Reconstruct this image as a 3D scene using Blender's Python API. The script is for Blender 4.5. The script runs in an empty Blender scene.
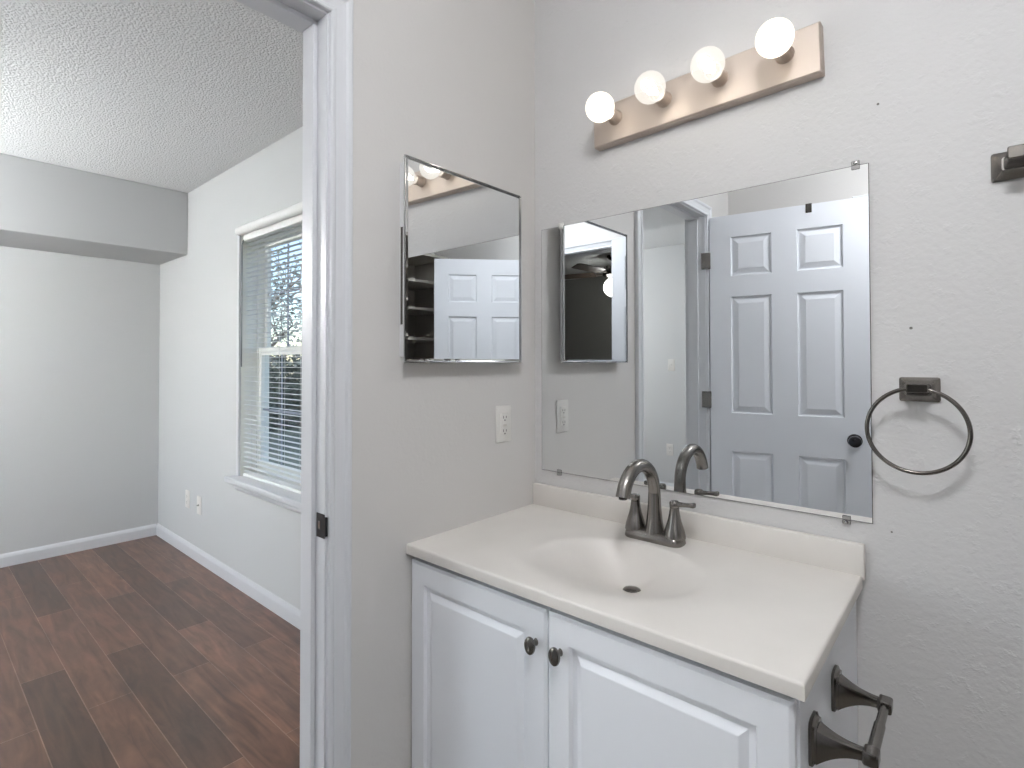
import bpy, bmesh, math, random
from mathutils import Vector, Matrix

# ---------------------------------------------------------------- camera, sky, lights, exposure
SC = bpy.context.scene
COL = SC.collection
PI = math.pi

YAW, PITCH, ROLL = math.radians(40.9755), math.radians(0.8759), math.radians(-0.0746)
FPX, PY = 534.9248, 354.3705
cam_d = bpy.data.cameras.new('camera')
cam = bpy.data.objects.new('camera', cam_d)
COL.objects.link(cam)
f0 = Vector((-math.sin(YAW), math.cos(YAW), 0))
rt = Vector((math.cos(YAW), math.sin(YAW), 0))
up = Vector((0, 0, 1))
F = f0 * math.cos(PITCH) + up * math.sin(PITCH)
U = up * math.cos(PITCH) - f0 * math.sin(PITCH)
R2 = rt * math.cos(ROLL) + U * math.sin(ROLL)
U2 = U * math.cos(ROLL) - rt * math.sin(ROLL)
M = Matrix((R2, U2, -F)).transposed().to_4x4()
M.translation = (1.1199, -1.4081, 1.2414)
cam.matrix_world = M
cam_d.sensor_fit = 'HORIZONTAL'
cam_d.sensor_width = 36.0
cam_d.lens = FPX / 1024 * 36.0
cam_d.shift_x = 0
cam_d.shift_y = -(384 - PY) / 1024 * 1.0
cam_d.clip_start = 0.02
SC.camera = cam

SC.view_settings.view_transform = 'Standard'
SC.view_settings.look = 'None'
SC.view_settings.exposure = 0.3
SC.view_settings.gamma = 1.0
SC.view_settings.use_curve_mapping = False
SC.cycles.max_bounces = 12
SC.cycles.diffuse_bounces = 6
SC.cycles.glossy_bounces = 8
SC.cycles.transmission_bounces = 8
SC.cycles.transparent_max_bounces = 12
SC.cycles.sample_clamp_indirect = 6

world = bpy.data.worlds.new('sky')
SC.world = world
world.use_nodes = True
wn = world.node_tree.nodes
wl = world.node_tree.links
wn.clear()
sky = wn.new('ShaderNodeTexSky')
sky.sky_type = 'NISHITA'
sky.sun_disc = False
sky.sun_elevation = math.radians(48)
sky.sun_rotation = math.radians(200)
sky.air_density = 1.0
sky.dust_density = 0.6
bg = wn.new('ShaderNodeBackground')
bg.inputs['Strength'].default_value = 0.32
wo = wn.new('ShaderNodeOutputWorld')
wl.new(sky.outputs[0], bg.inputs[0])
wl.new(bg.outputs[0], wo.inputs[0])


def light(name, kind, loc, power, color, size=0.1, rot=(0, 0, 0), **kw):
    d = bpy.data.lights.new(name, kind)
    d.energy = power
    d.color = color
    o = bpy.data.objects.new(name, d)
    o.location = loc
    o.rotation_euler = rot
    if kind == 'POINT':
        d.shadow_soft_size = size
    if kind == 'AREA':
        d.shape = 'DISK'
        d.size = size
    if kind == 'SUN':
        d.angle = math.radians(0.6)
    COL.objects.link(o)
    return o


light('sun', 'SUN', (0, -8, 9), 3.0, (1.0, 0.95, 0.88), rot=(math.radians(48), 0, math.radians(35)))
BULB = 2.0          # radiance of the lit bulbs
BATH_FILL = 71.0     # glow of the unseen fill lamp added in the bathroom
REAR_FILL = 26.0      # power of the fill light behind the added rear window
BED_FILL = 120.0      # glow of the unseen globe added to brighten the bedroom
CEIL_DARK = 24.0      # the second bedroom is almost unlit

l = light('rear_fill_light', 'AREA', (-2.35, -3.66, 1.32), REAR_FILL, (0.90, 0.96, 1.0), 1.3, rot=(math.radians(90), 0, math.radians(0)))  # area light added outside the rear opening to brighten the bedroom
l.data.shape = 'SQUARE'

# ---------------------------------------------------------------- materials
MATS = {}


def mat(name, col, rough=0.5, metal=0.0, bump=None, spec=None, coat=0.0, noise_col=None, emit=None):
    """bump: (scale, strength, distance); noise_col: (scale, colour2, lo, hi)"""
    m = bpy.data.materials.new(name)
    m.use_nodes = True
    nt = m.node_tree
    b = nt.nodes['Principled BSDF']
    b.inputs['Base Color'].default_value = (*col, 1)
    b.inputs['Roughness'].default_value = rough
    b.inputs['Metallic'].default_value = metal
    if spec is not None:
        b.inputs['Specular IOR Level'].default_value = spec
    if coat:
        b.inputs['Coat Weight'].default_value = coat
        b.inputs['Coat Roughness'].default_value = 0.12
    tc = nt.nodes.new('ShaderNodeTexCoord')
    if noise_col:
        n = nt.nodes.new('ShaderNodeTexNoise')
        n.inputs['Scale'].default_value = noise_col[0]
        n.inputs['Detail'].default_value = 4
        nt.links.new(tc.outputs['Object'], n.inputs['Vector'])
        r = nt.nodes.new('ShaderNodeValToRGB')
        r.color_ramp.elements[0].position = noise_col[2]
        r.color_ramp.elements[1].position = noise_col[3]
        r.color_ramp.elements[0].color = (*col, 1)
        r.color_ramp.elements[1].color = (*noise_col[1], 1)
        nt.links.new(n.outputs['Fac'], r.inputs[0])
        nt.links.new(r.outputs[0], b.inputs['Base Color'])
    if bump:
        n = nt.nodes.new('ShaderNodeTexNoise')
        n.inputs['Scale'].default_value = bump[0]
        n.inputs['Detail'].default_value = 3
        nt.links.new(tc.outputs['Object'], n.inputs['Vector'])
        bp = nt.nodes.new('ShaderNodeBump')
        bp.inputs['Strength'].default_value = bump[1]
        bp.inputs['Distance'].default_value = bump[2]
        nt.links.new(n.outputs['Fac'], bp.inputs['Height'])
        nt.links.new(bp.outputs[0], b.inputs['Normal'])
    if emit:
        b.inputs['Emission Color'].default_value = (*emit[0], 1)
        b.inputs['Emission Strength'].default_value = emit[1]
    MATS[name] = m
    return m


def roller_wall(name, col, s1=0.25):
    """painted plaster: fine roller stipple plus sparse larger bumps and soft trowel marks"""
    m = mat(name, col, rough=0.55, spec=0.35)
    nt = m.node_tree
    b = nt.nodes['Principled BSDF']
    tc = nt.nodes.new('ShaderNodeTexCoord')
    n1 = nt.nodes.new('ShaderNodeTexNoise')
    n1.inputs['Scale'].default_value = 85
    n1.inputs['Detail'].default_value = 2
    n2 = nt.nodes.new('ShaderNodeTexNoise')
    n2.inputs['Scale'].default_value = 24
    n2.inputs['Detail'].default_value = 4
    n2.inputs['Roughness'].default_value = 0.65
    rp = nt.nodes.new('ShaderNodeValToRGB')
    rp.color_ramp.elements[0].position = 0.55
    rp.color_ramp.elements[1].position = 0.72
    n3 = nt.nodes.new('ShaderNodeTexNoise')
    n3.inputs['Scale'].default_value = 3.0
    n3.inputs['Detail'].default_value = 2
    for n in (n1, n2, n3):
        nt.links.new(tc.outputs['Object'], n.inputs['Vector'])
    nt.links.new(n2.outputs['Fac'], rp.inputs[0])
    a = nt.nodes.new('ShaderNodeMath'); a.operation = 'MULTIPLY_ADD'
    nt.links.new(rp.outputs[0], a.inputs[0]); a.inputs[1].default_value = 0.8
    nt.links.new(n1.outputs['Fac'], a.inputs[2])
    c = nt.nodes.new('ShaderNodeMath'); c.operation = 'MULTIPLY_ADD'
    nt.links.new(n3.outputs['Fac'], c.inputs[0]); c.inputs[1].default_value = 3.0
    nt.links.new(a.outputs[0], c.inputs[2])
    bp = nt.nodes.new('ShaderNodeBump')
    bp.inputs['Strength'].default_value = s1
    bp.inputs['Distance'].default_value = 0.0022
    nt.links.new(c.outputs[0], bp.inputs['Height'])
    nt.links.new(bp.outputs[0], b.inputs['Normal'])
    return m


def lin(r, g, b):
    f = lambda c: (c / 255 / 12.92) if c / 255 <= 0.04045 else ((c / 255 + 0.055) / 1.055) ** 2.4
    return (f(r), f(g), f(b))


wall_m = roller_wall('bath_wall_paint', lin(204, 202, 201), 0.5)
wall2_m = roller_wall('side_wall_paint', lin(208, 205, 202), 0.2)
bed_m = mat('bedroom_paint', lin(200, 201, 201), rough=0.6, bump=(60, 0.15, 0.001))
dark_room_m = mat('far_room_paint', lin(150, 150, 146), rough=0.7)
trim_m = mat('white_trim', lin(212, 213, 216), rough=0.35, bump=(12, 0.08, 0.002))
door_m = mat('door_paint', lin(226, 228, 233), rough=0.4)
cab_m = mat('cabinet_thermofoil', lin(236, 238, 242), rough=0.38)
marble_m = mat('cultured_marble', lin(219, 214, 208), rough=0.36, spec=0.35, coat=0.0, noise_col=(6, lin(214, 209, 203), 0.4, 0.7))
nickel_m = mat('brushed_nickel', lin(132, 128, 124), rough=0.27, metal=1.0)
nickel_lt = mat('satin_nickel_plate', lin(204, 192, 182), rough=0.6, metal=1.0)
dark_nickel = mat('dark_nickel', lin(112, 108, 104), rough=0.22, metal=1.0)
chrome_m = mat('chrome', lin(170, 170, 170), rough=0.12, metal=1.0)
black_m = mat('black_metal', (0.012, 0.012, 0.014), rough=0.35, metal=0.4)
knob_m = mat('dark_pewter', lin(70, 70, 74), rough=0.2, metal=1.0)
mirror_m = mat('mirror_glass', (0.86, 0.88, 0.89), rough=0.0, metal=1.0)
edge_m = mat('mirror_edge', lin(90, 92, 90), rough=0.25, metal=0.6)
white_plastic = mat('white_plastic', lin(222, 219, 214), rough=0.3)
slot_m = mat('outlet_slot', lin(60, 55, 52), rough=0.6)
body_m = mat('white_steel', lin(222, 222, 222), rough=0.35)
slat_m = mat('blind_slat', lin(238, 238, 236), rough=0.4)
wand_m = mat('wand_plastic', lin(120, 122, 126), rough=0.2)
vinyl_m = mat('vinyl_frame', lin(242, 241, 234), rough=0.35)
muntin_m = mat('grille_bar', lin(150, 155, 165), rough=0.4)
fan_m = mat('fan_blade_wood', lin(70, 60, 52), rough=0.45)
wood_dark = mat('dark_shelf_wood', lin(158, 153, 145), rough=0.5)
bark_m = mat('tree_bark', lin(150, 142, 132), rough=0.9, noise_col=(9, lin(110, 100, 90), 0.4, 0.6))
leaf_m = mat('leaf_green', lin(120, 130, 122), rough=0.7, noise_col=(3, lin(165, 172, 172), 0.4, 0.6))
hedge_m = mat('hedge_green', lin(52, 66, 56), rough=0.8, noise_col=(5, lin(80, 90, 84), 0.45, 0.65))
grass_m = mat('lawn', lin(70, 80, 68), rough=0.9, noise_col=(2, lin(88, 96, 84), 0.4, 0.6))
siding_m = mat('outer_siding', lin(170, 165, 155), rough=0.7)
tile_m = mat('bath_floor_vinyl', lin(150, 145, 138), rough=0.35, noise_col=(4, lin(135, 130, 122), 0.4, 0.6))
caulk_m = mat('caulk', lin(205, 200, 192), rough=0.5)
spackle_m = mat('nail_hole', lin(110, 106, 102), rough=0.8)


def popcorn():
    m = mat('popcorn_ceiling', lin(240, 240, 240), rough=0.9)
    nt = m.node_tree
    b = nt.nodes['Principled BSDF']
    tc = nt.nodes.new('ShaderNodeTexCoord')
    v = nt.nodes.new('ShaderNodeTexVoronoi')
    v.inputs['Scale'].default_value = 120
    n = nt.nodes.new('ShaderNodeTexNoise')
    n.inputs['Scale'].default_value = 110
    n.inputs['Detail'].default_value = 3
    nt.links.new(tc.outputs['Object'], v.inputs['Vector'])
    nt.links.new(tc.outputs['Object'], n.inputs['Vector'])
    mx = nt.nodes.new('ShaderNodeMath'); mx.operation = 'SUBTRACT'
    nt.links.new(n.outputs['Fac'], mx.inputs[0])
    nt.links.new(v.outputs['Distance'], mx.inputs[1])
    bp = nt.nodes.new('ShaderNodeBump')
    bp.inputs['Strength'].default_value = 0.55
    bp.inputs['Distance'].default_value = 0.006
    nt.links.new(mx.outputs[0], bp.inputs['Height'])
    nt.links.new(bp.outputs[0], b.inputs['Normal'])
    r = nt.nodes.new('ShaderNodeValToRGB')
    r.color_ramp.elements[0].position = 0.05
    r.color_ramp.elements[1].position = 0.35
    r.color_ramp.elements[0].color = (*lin(242, 242, 242), 1)
    r.color_ramp.elements[1].color = (*lin(224, 225, 225), 1)
    nt.links.new(v.outputs['Distance'], r.inputs[0])
    nt.links.new(r.outputs[0], b.inputs['Base Color'])
    return m


ceil_m = popcorn()


def plank_floor():
    m = mat('dark_plank_floor', lin(90, 70, 60), rough=0.3, coat=0.25)
    nt = m.node_tree
    b = nt.nodes['Principled BSDF']
    L = nt.links.new
    tc = nt.nodes.new('ShaderNodeTexCoord')
    mp = nt.nodes.new('ShaderNodeMapping')
    mp.inputs['Location'].default_value = (0.25, 0.0, 0)
    L(tc.outputs['Object'], mp.inputs[0])
    br = nt.nodes.new('ShaderNodeTexBrick')
    br.offset = 0.37
    br.offset_frequency = 2
    br.inputs['Scale'].default_value = 1.0
    br.inputs['Brick Width'].default_value = 1.05
    br.inputs['Row Height'].default_value = 0.135
    br.inputs['Mortar Size'].default_value = 0.0018
    br.inputs['Mortar Smooth'].default_value = 0.3
    br.inputs['Bias'].default_value = 0.0
    br.inputs['Color1'].default_value = (*lin(66, 48, 38), 1)
    br.inputs['Color2'].default_value = (*lin(112, 84, 70), 1)
    br.inputs['Mortar'].default_value = (*lin(122, 100, 88), 1)
    L(mp.outputs[0], br.inputs[0])
    # long grain along the boards
    mg = nt.nodes.new('ShaderNodeMapping')
    mg.inputs['Scale'].default_value = (2.2, 16, 1)
    L(tc.outputs['Object'], mg.inputs[0])
    ng = nt.nodes.new('ShaderNodeTexNoise')
    ng.inputs['Scale'].default_value = 1.6
    ng.inputs['Detail'].default_value = 6
    ng.inputs['Distortion'].default_value = 1.2
    L(mg.outputs[0], ng.inputs[0])
    # cloudy variation
    nc = nt.nodes.new('ShaderNodeTexNoise')
    nc.inputs['Scale'].default_value = 4.5
    nc.inputs['Detail'].default_value = 5
    nc.inputs['Roughness'].default_value = 0.65
    L(tc.outputs['Object'], nc.inputs[0])
    r1 = nt.nodes.new('ShaderNodeValToRGB')
    r1.color_ramp.elements[0].position = 0.3
    r1.color_ramp.elements[1].position = 0.75
    r1.color_ramp.elements[0].color = (0.55, 0.53, 0.50, 1)
    r1.color_ramp.elements[1].color = (1.5, 1.45, 1.42, 1)
    L(ng.outputs['Fac'], r1.inputs[0])
    r2 = nt.nodes.new('ShaderNodeValToRGB')
    r2.color_ramp.elements[0].position = 0.3
    r2.color_ramp.elements[1].position = 0.7
    r2.color_ramp.elements[0].color = (0.75, 0.75, 0.75, 1)
    r2.color_ramp.elements[1].color = (1.25, 1.2, 1.18, 1)
    L(nc.outputs['Fac'], r2.inputs[0])
    m1 = nt.nodes.new('ShaderNodeMix'); m1.data_type = 'RGBA'; m1.blend_type = 'MULTIPLY'
    m1.inputs[0].default_value = 0.9
    L(br.outputs['Color'], m1.inputs[6]); L(r1.outputs[0], m1.inputs[7])
    m2 = nt.nodes.new('ShaderNodeMix'); m2.data_type = 'RGBA'; m2.blend_type = 'MULTIPLY'
    m2.inputs[0].default_value = 1.0
    L(m1.outputs[2], m2.inputs[6]); L(r2.outputs[0], m2.inputs[7])
    L(m2.outputs[2], b.inputs['Base Color'])
    rr = nt.nodes.new('ShaderNodeMapRange')
    rr.inputs['To Min'].default_value = 0.25
    rr.inputs['To Max'].default_value = 0.36
    L(nc.outputs['Fac'], rr.inputs[0])
    L(rr.outputs[0], b.inputs['Roughness'])
    bp = nt.nodes.new('ShaderNodeBump')
    bp.inputs['Strength'].default_value = 0.25
    bp.inputs['Distance'].default_value = 0.002
    bp.invert = True
    L(br.outputs['Fac'], bp.inputs['Height'])
    L(bp.outputs[0], b.inputs['Normal'])
    return m


floor_m = plank_floor()


def bulb_mat(name, core, rim, col):
    m = bpy.data.materials.new(name)
    m.use_nodes = True
    nt = m.node_tree
    nt.nodes.clear()
    e = nt.nodes.new('ShaderNodeEmission')
    e.inputs[0].default_value = (*col, 1)
    lw = nt.nodes.new('ShaderNodeLayerWeight')
    lw.inputs[0].default_value = 0.35
    mr = nt.nodes.new('ShaderNodeMapRange')
    mr.inputs['From Min'].default_value = 0.0
    mr.inputs['From Max'].default_value = 0.9
    mr.inputs['To Min'].default_value = core
    mr.inputs['To Max'].default_value = rim
    nt.links.new(lw.outputs['Facing'], mr.inputs[0])
    nt.links.new(mr.outputs[0], e.inputs[1])
    o = nt.nodes.new('ShaderNodeOutputMaterial')
    nt.links.new(e.outputs[0], o.inputs[0])
    return m


frost_m = bulb_mat('frosted_bulb_glow', BULB, 1.2, (1.0, 0.93, 0.82))
filament_m = bulb_mat('filament_glow', BULB * 20, BULB * 20, (1.0, 0.92, 0.8))


def clear_glass(name, tint=(0.97, 0.98, 0.98), haze=0.0, hazecol=(1, 1, 1), glow=0.0):
    m = bpy.data.materials.new(name)
    m.use_nodes = True
    nt = m.node_tree
    nt.nodes.clear()
    t = nt.nodes.new('ShaderNodeBsdfTransparent')
    t.inputs[0].default_value = (*tint, 1)
    g = nt.nodes.new('ShaderNodeBsdfGlossy')
    g.inputs['Roughness'].default_value = 0.03
    lw = nt.nodes.new('ShaderNodeLayerWeight')
    lw.inputs[0].default_value = 0.5
    pw = nt.nodes.new('ShaderNodeMath'); pw.operation = 'POWER'
    pw.inputs[1].default_value = 4.0
    nt.links.new(lw.outputs['Facing'], pw.inputs[0])
    fr = nt.nodes.new('ShaderNodeMath'); fr.operation = 'MULTIPLY_ADD'
    fr.inputs[1].default_value = 0.45
    fr.inputs[2].default_value = 0.03
    nt.links.new(pw.outputs[0], fr.inputs[0])
    mx = nt.nodes.new('ShaderNodeMixShader')
    nt.links.new(fr.outputs[0], mx.inputs[0])
    nt.links.new(t.outputs[0], mx.inputs[1])
    nt.links.new(g.outputs[0], mx.inputs[2])
    last = mx
    if haze:
        d = nt.nodes.new('ShaderNodeEmission') if glow else nt.nodes.new('ShaderNodeBsdfDiffuse')
        d.inputs[0].default_value = (*hazecol, 1)
        if glow:
            d.inputs[1].default_value = glow
        m2 = nt.nodes.new('ShaderNodeMixShader')
        m2.inputs[0].default_value = haze
        nt.links.new(mx.outputs[0], m2.inputs[1])
        nt.links.new(d.outputs[0], m2.inputs[2])
        last = m2
    o = nt.nodes.new('ShaderNodeOutputMaterial')
    nt.links.new(last.outputs[0], o.inputs[0])
    return m


pane_m = clear_glass('window_pane')
clearbulb_m = clear_glass('clear_bulb_glass', haze=0.45, hazecol=(1.0, 0.94, 0.86), glow=1.0)


# ---------------------------------------------------------------- mesh helpers
def box(bm, x0, x1, y0, y1, z0, z1, bev=0.0, seg=2):
    vs = [bm.verts.new(v) for v in ((x0, y0, z0), (x1, y0, z0), (x1, y1, z0), (x0, y1, z0),
                                     (x0, y0, z1), (x1, y0, z1), (x1, y1, z1), (x0, y1, z1))]
    fs = [bm.faces.new([vs[i] for i in f]) for f in ((0, 3, 2, 1), (4, 5, 6, 7), (0, 1, 5, 4), (1, 2, 6, 5), (2, 3, 7, 6), (3, 0, 4, 7))]
    if bev:
        es = list({e for f in fs for e in f.edges})
        bmesh.ops.bevel(bm, geom=es, offset=bev, segments=seg, profile=0.5, affect='EDGES')
    return bm


def bx(x0, x1, y0, y1, z0, z1, bev=0.0, seg=2):
    return box(bmesh.new(), x0, x1, y0, y1, z0, z1, bev, seg)


def obj(name, bm, m, parent=None, smooth=False, origin=None, angle=40):
    bmesh.ops.recalc_face_normals(bm, faces=bm.faces)
    if origin is not None:
        bmesh.ops.translate(bm, verts=bm.verts, vec=-Vector(origin))
    me = bpy.data.meshes.new(name)
    bm.to_mesh(me)
    bm.free()
    me.materials.append(m)
    o = bpy.data.objects.new(name, me)
    COL.objects.link(o)
    if smooth:
        for p in me.polygons:
            p.use_smooth = True
        try:
            me.set_sharp_from_angle(angle=math.radians(angle))
        except Exception:
            pass
    if parent is not None:
        o.parent = parent
    if origin is not None:
        o.location = origin
    return o


def tag(o, label, cat, group=None, kind=None):
    if label: o['label'] = label
    if cat: o['category'] = cat
    if group: o['group'] = group
    if kind: o['kind'] = kind
    return o


def empty(name, loc, label, cat, group=None, rz=0.0):
    o = bpy.data.objects.new(name, None)
    o.empty_display_size = 0.05
    COL.objects.link(o)
    o.location = loc
    o.rotation_euler = (0, 0, rz)
    return tag(o, label, cat, group)


def struct(name, bm, m, label=None, smooth=False, cat=None):
    o = obj(name, bm, m, smooth=smooth)
    o['kind'] = 'structure'
    if label: o['label'] = label
    o['category'] = cat or name.split('_')[0]
    return o


def sbase(name, label, cat, loc=(0, 0, 0), rz=0.0):
    o = empty(name, loc, label, cat, rz=rz)
    o['kind'] = 'structure'
    return o


def frame_from(d):
    d = d.normalized()
    a = Vector((0, 0, 1)) if abs(d.z) < 0.9 else Vector((1, 0, 0))
    u = d.cross(a).normalized()
    return u, d.cross(u).normalized()


def tube(bm, pts, rad, seg=16, caps=True, closed=False, sx=1.0, up_hint=None):
    """swept round tube; rad = number or list"""
    pts = [Vector(p) for p in pts]
    n = len(pts)
    rings = []
    u = None
    for i, p in enumerate(pts):
        if closed:
            d = pts[(i + 1) % n] - pts[i - 1]
        else:
            d = pts[min(i + 1, n - 1)] - pts[max(i - 1, 0)]
        d.normalize()
        if u is None:
            if up_hint is not None:
                u = Vector(up_hint)
                u = (u - d * u.dot(d)).normalized()
            else:
                u, _ = frame_from(d)
        else:
            u = (u - d * u.dot(d)).normalized()
        w = d.cross(u)
        r = rad[i] if isinstance(rad, (list, tuple)) else rad
        rings.append([bm.verts.new(p + (u * math.cos(2 * PI * k / seg) * sx + w * math.sin(2 * PI * k / seg)) * r) for k in range(seg)])
    m = n if closed else n - 1
    for i in range(m):
        a, b = rings[i], rings[(i + 1) % n]
        for k in range(seg):
            bm.faces.new((a[k], a[(k + 1) % seg], b[(k + 1) % seg], b[k]))
    if caps and not closed:
        bm.faces.new(rings[0][::-1])
        bm.faces.new(rings[-1])
    return bm


def lathe(bm, prof, origin, axis=(0, 0, 1), seg=32, sx=1.0, sy=1.0, caps=True):
    """prof: list of (radius, height) along axis"""
    o = Vector(origin)
    d = Vector(axis).normalized()
    u, w = frame_from(d)
    rings = []
    for r, h in prof:
        if r < 1e-6:
            rings.append([bm.verts.new(o + d * h)])
        else:
            rings.append([bm.verts.new(o + d * h + u * math.cos(2 * PI * k / seg) * r * sx + w * math.sin(2 * PI * k / seg) * r * sy) for k in range(seg)])
    for a, b in zip(rings, rings[1:]):
        if len(a) == 1 and len(b) == 1:
            continue
        for k in range(seg):
            if len(a) == 1:
                bm.faces.new((a[0], b[(k + 1) % seg], b[k]))
            elif len(b) == 1:
                bm.faces.new((a[k], a[(k + 1) % seg], b[0]))
            else:
                bm.faces.new((a[k], a[(k + 1) % seg], b[(k + 1) % seg], b[k]))
    for r, flip in ((rings[0], True), (rings[-1], False)):
        if len(r) > 1 and caps:
            bm.faces.new(r[::-1] if flip else r)
    return bm


def loft(bm, sections, caps=True):
    """sections: list of lists of points with the same count"""
    rings = [[bm.verts.new(p) for p in s] for s in sections]
    n = len(rings[0])
    for a, b in zip(rings, rings[1:]):
        for k in range(n):
            bm.faces.new((a[k], a[(k + 1) % n], b[(k + 1) % n], b[k]))
    if caps:
        bm.faces.new(rings[0][::-1])
        bm.faces.new(rings[-1])
    return bm


def rrect(c, u, v, hu, hv, r, n=4):
    """rounded rectangle outline around c in the plane u, v"""
    c = Vector(c); u = Vector(u); v = Vector(v)
    r = min(r, hu * 0.999, hv * 0.999)
    out = []
    for sx, sy, a0 in ((1, 1, 0), (-1, 1, PI / 2), (-1, -1, PI), (1, -1, 1.5 * PI)):
        for k in range(n + 1):
            a = a0 + PI / 2 * k / n
            out.append(c + u * (sx * (hu - r) + math.cos(a) * r) + v * (sy * (hv - r) + math.sin(a) * r))
    return out


def paneled(bm, w, h, t, panels, rings, edge=None, both=True):
    """slab x 0..w, z 0..h, y 0 (front, facing -y)..t with moulded panels.
    panels: (x0, x1, z0, z1); rings: (inset, depth) in order"""
    xs = sorted({0, w, *[p[0] for p in panels], *[p[1] for p in panels]})
    zs = sorted({0, h, *[p[2] for p in panels], *[p[3] for p in panels]})
    e_in, e_d = edge if edge else (0, 0)

    def face(sign, y):
        cache = {}

        def V(x, z, d=0.0):
            k = (round(x, 6), round(z, 6), round(d, 6))
            if k not in cache:
                xx = min(max(x, e_in), w - e_in)
                zz = min(max(z, e_in), h - e_in)
                cache[k] = bm.verts.new((xx, y + sign * d, zz))
            return cache[k]
        for i in range(len(xs) - 1):
            for j in range(len(zs) - 1):
                x0, x1, z0, z1 = xs[i], xs[i + 1], zs[j], zs[j + 1]
                if any(p[0] <= x0 and p[1] >= x1 and p[2] <= z0 and p[3] >= z1 for p in panels):
                    continue
                bm.faces.new((V(x0, z0), V(x1, z0), V(x1, z1), V(x0, z1)))
        for p in panels:
            prev = None
            # ring 0 shares the outline, including grid points lying on it
            for k, (ins, dep) in enumerate(rings):
                c = [(p[0] + ins, p[2] + ins), (p[1] - ins, p[2] + ins), (p[1] - ins, p[3] - ins), (p[0] + ins, p[3] - ins)]
                cur = [V(x, z, dep) if k else V(x, z) for x, z in c]
                if prev:
                    for q in range(4):
                        bm.faces.new((prev[q], prev[(q + 1) % 4], cur[(q + 1) % 4], cur[q]))
                prev = cur
            bm.faces.new(prev)
        per = [V(x, 0) for x in xs] + [V(w, z) for z in zs[1:]] + [V(x, h) for x in xs[-2::-1]] + [V(0, z) for z in zs[-2:0:-1]]
        return per

    pf = face(1, 0)
    if both:
        pb = face(-1, t)
    else:
        pb = None
    n = len(pf)

    def ringat(y):
        out = []
        for v in pf:
            x = 0 if v.co.x <= e_in + 1e-6 else (w if v.co.x >= w - e_in - 1e-6 else v.co.x)
            z = 0 if v.co.z <= e_in + 1e-6 else (h if v.co.z >= h - e_in - 1e-6 else v.co.z)
            out.append(bm.verts.new((x, y, z)))
        return out
    seq = [pf]
    if e_d:
        seq.append(ringat(e_d))
    if both:
        if e_d:
            seq.append(ringat(t - e_d))
        seq.append(pb)
    else:
        seq.append(ringat(t))
    for a, b in zip(seq, seq[1:]):
        for k in range(n):
            bm.faces.new((a[k], a[(k + 1) % n], b[(k + 1) % n], b[k]))
    if not both:
        bm.faces.new(seq[-1])
    return bm


def extrude_profile(bm, prof, p0, p1, out, upv=(0, 0, 1)):
    """prof (a, b): a along out, b along upv, swept from p0 to p1"""
    out = Vector(out); upv = Vector(upv)
    loft(bm, [[Vector(p) + out * a + upv * b for a, b in prof] for p in (p0, p1)])
    return bm


# ================================================================ THE ROOM SHELL
H = 2.368            # bedroom ceiling height
HB = 2.75            # bathroom ceiling height
XJ = -0.1065         # bedroom side of the partition
JY = -0.7667         # strike side of the doorway
HY = -1.513          # hinge side of the doorway
HD = 2.0437          # underside of the head
XF = -3.3756         # far wall of the bedroom
YW = -0.1503         # bedroom window wall
YB = -1.88           # wall behind the camera with the entry
XR = 2.75            # right wall
WX0, WX1, WZ0, WZ1 = -1.97, -1.20, 0.612, 1.965   # window opening

struct('wall_back', bx(-0.10, XR + .1, 0, 0.12, -0.02, HB), wall_m, 'light grey bathroom wall behind the mirror and vanity')
b = bmesh.new()
box(b, XJ, 0, JY + 0.02, 0.0, -0.02, HB)
box(b, XJ, 0, YB - .12, HY - 0.02, -0.02, HB)
box(b, XJ, 0, HY - 0.02, JY + 0.02, HD + 0.02, HB)
struct('wall_left', b, wall2_m, 'light grey bathroom side wall with the doorway')
EX0, EX1 = 0.70, 1.56
b = bmesh.new()
box(b, 0, EX0 - .02, YB - 0.12, YB, -0.02, HB)
box(b, EX1 + .02, XR, YB - 0.12, YB, -0.02, HB)
box(b, EX0 - .02, EX1 + .02, YB - 0.12, YB, HD + 0.02, HB)
struct('wall_front', b, wall2_m, 'grey bathroom wall with the entry, seen in the mirror')
struct('wall_right', bx(XR, XR + 0.1, YB - .12, 0, -0.02, HB), wall2_m, 'grey bathroom wall to the right')

# bedroom
b = bmesh.new()
box(b, XF - .1, WX0, YW, 0.0, -0.02, H)
box(b, WX1, XJ, YW, 0.0, -0.02, H)
box(b, WX0, WX1, YW, 0.0, -0.02, WZ0)
box(b, WX0, WX1, YW, 0.0, WZ1, H)
struct('wall_window', b, bed_m, 'grey bedroom wall with the window')
struct('wall_far', bx(XF - 0.1, XF, -3.6, YW, -0.02, H), bed_m, 'grey bedroom wall beyond the doorway')
struct('wall_soffit', bx(XF, -2.8167, -3.5, YW, 1.9575, H, 0.003, 1), bed_m, 'grey boxed soffit along the top of the far bedroom wall')
RX0, RX1, RZ0, RZ1 = -3.05, -1.65, .62, 2.02
b = bmesh.new()
box(b, XF - .1, RX0, -3.6, -3.5, -0.02, H)
box(b, RX1, XJ, -3.6, -3.5, -0.02, H)
box(b, RX0, RX1, -3.6, -3.5, -0.02, RZ0)
box(b, RX0, RX1, -3.6, -3.5, RZ1, H)
struct('wall_bedroom_rear', b, bed_m, 'pale bedroom wall seen through the doorway in the mirror')
struct('wall_between', bx(XJ, 0, -4.7, YB - .12, -0.02, H), bed_m, 'partition between the two bedrooms')
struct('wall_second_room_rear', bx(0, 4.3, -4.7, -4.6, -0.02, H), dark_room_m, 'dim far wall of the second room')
struct('wall_second_room_right', bx(4.2, 4.3, -4.6, YB - .12, -0.02, H), dark_room_m, 'dim side wall of the second room')
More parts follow.
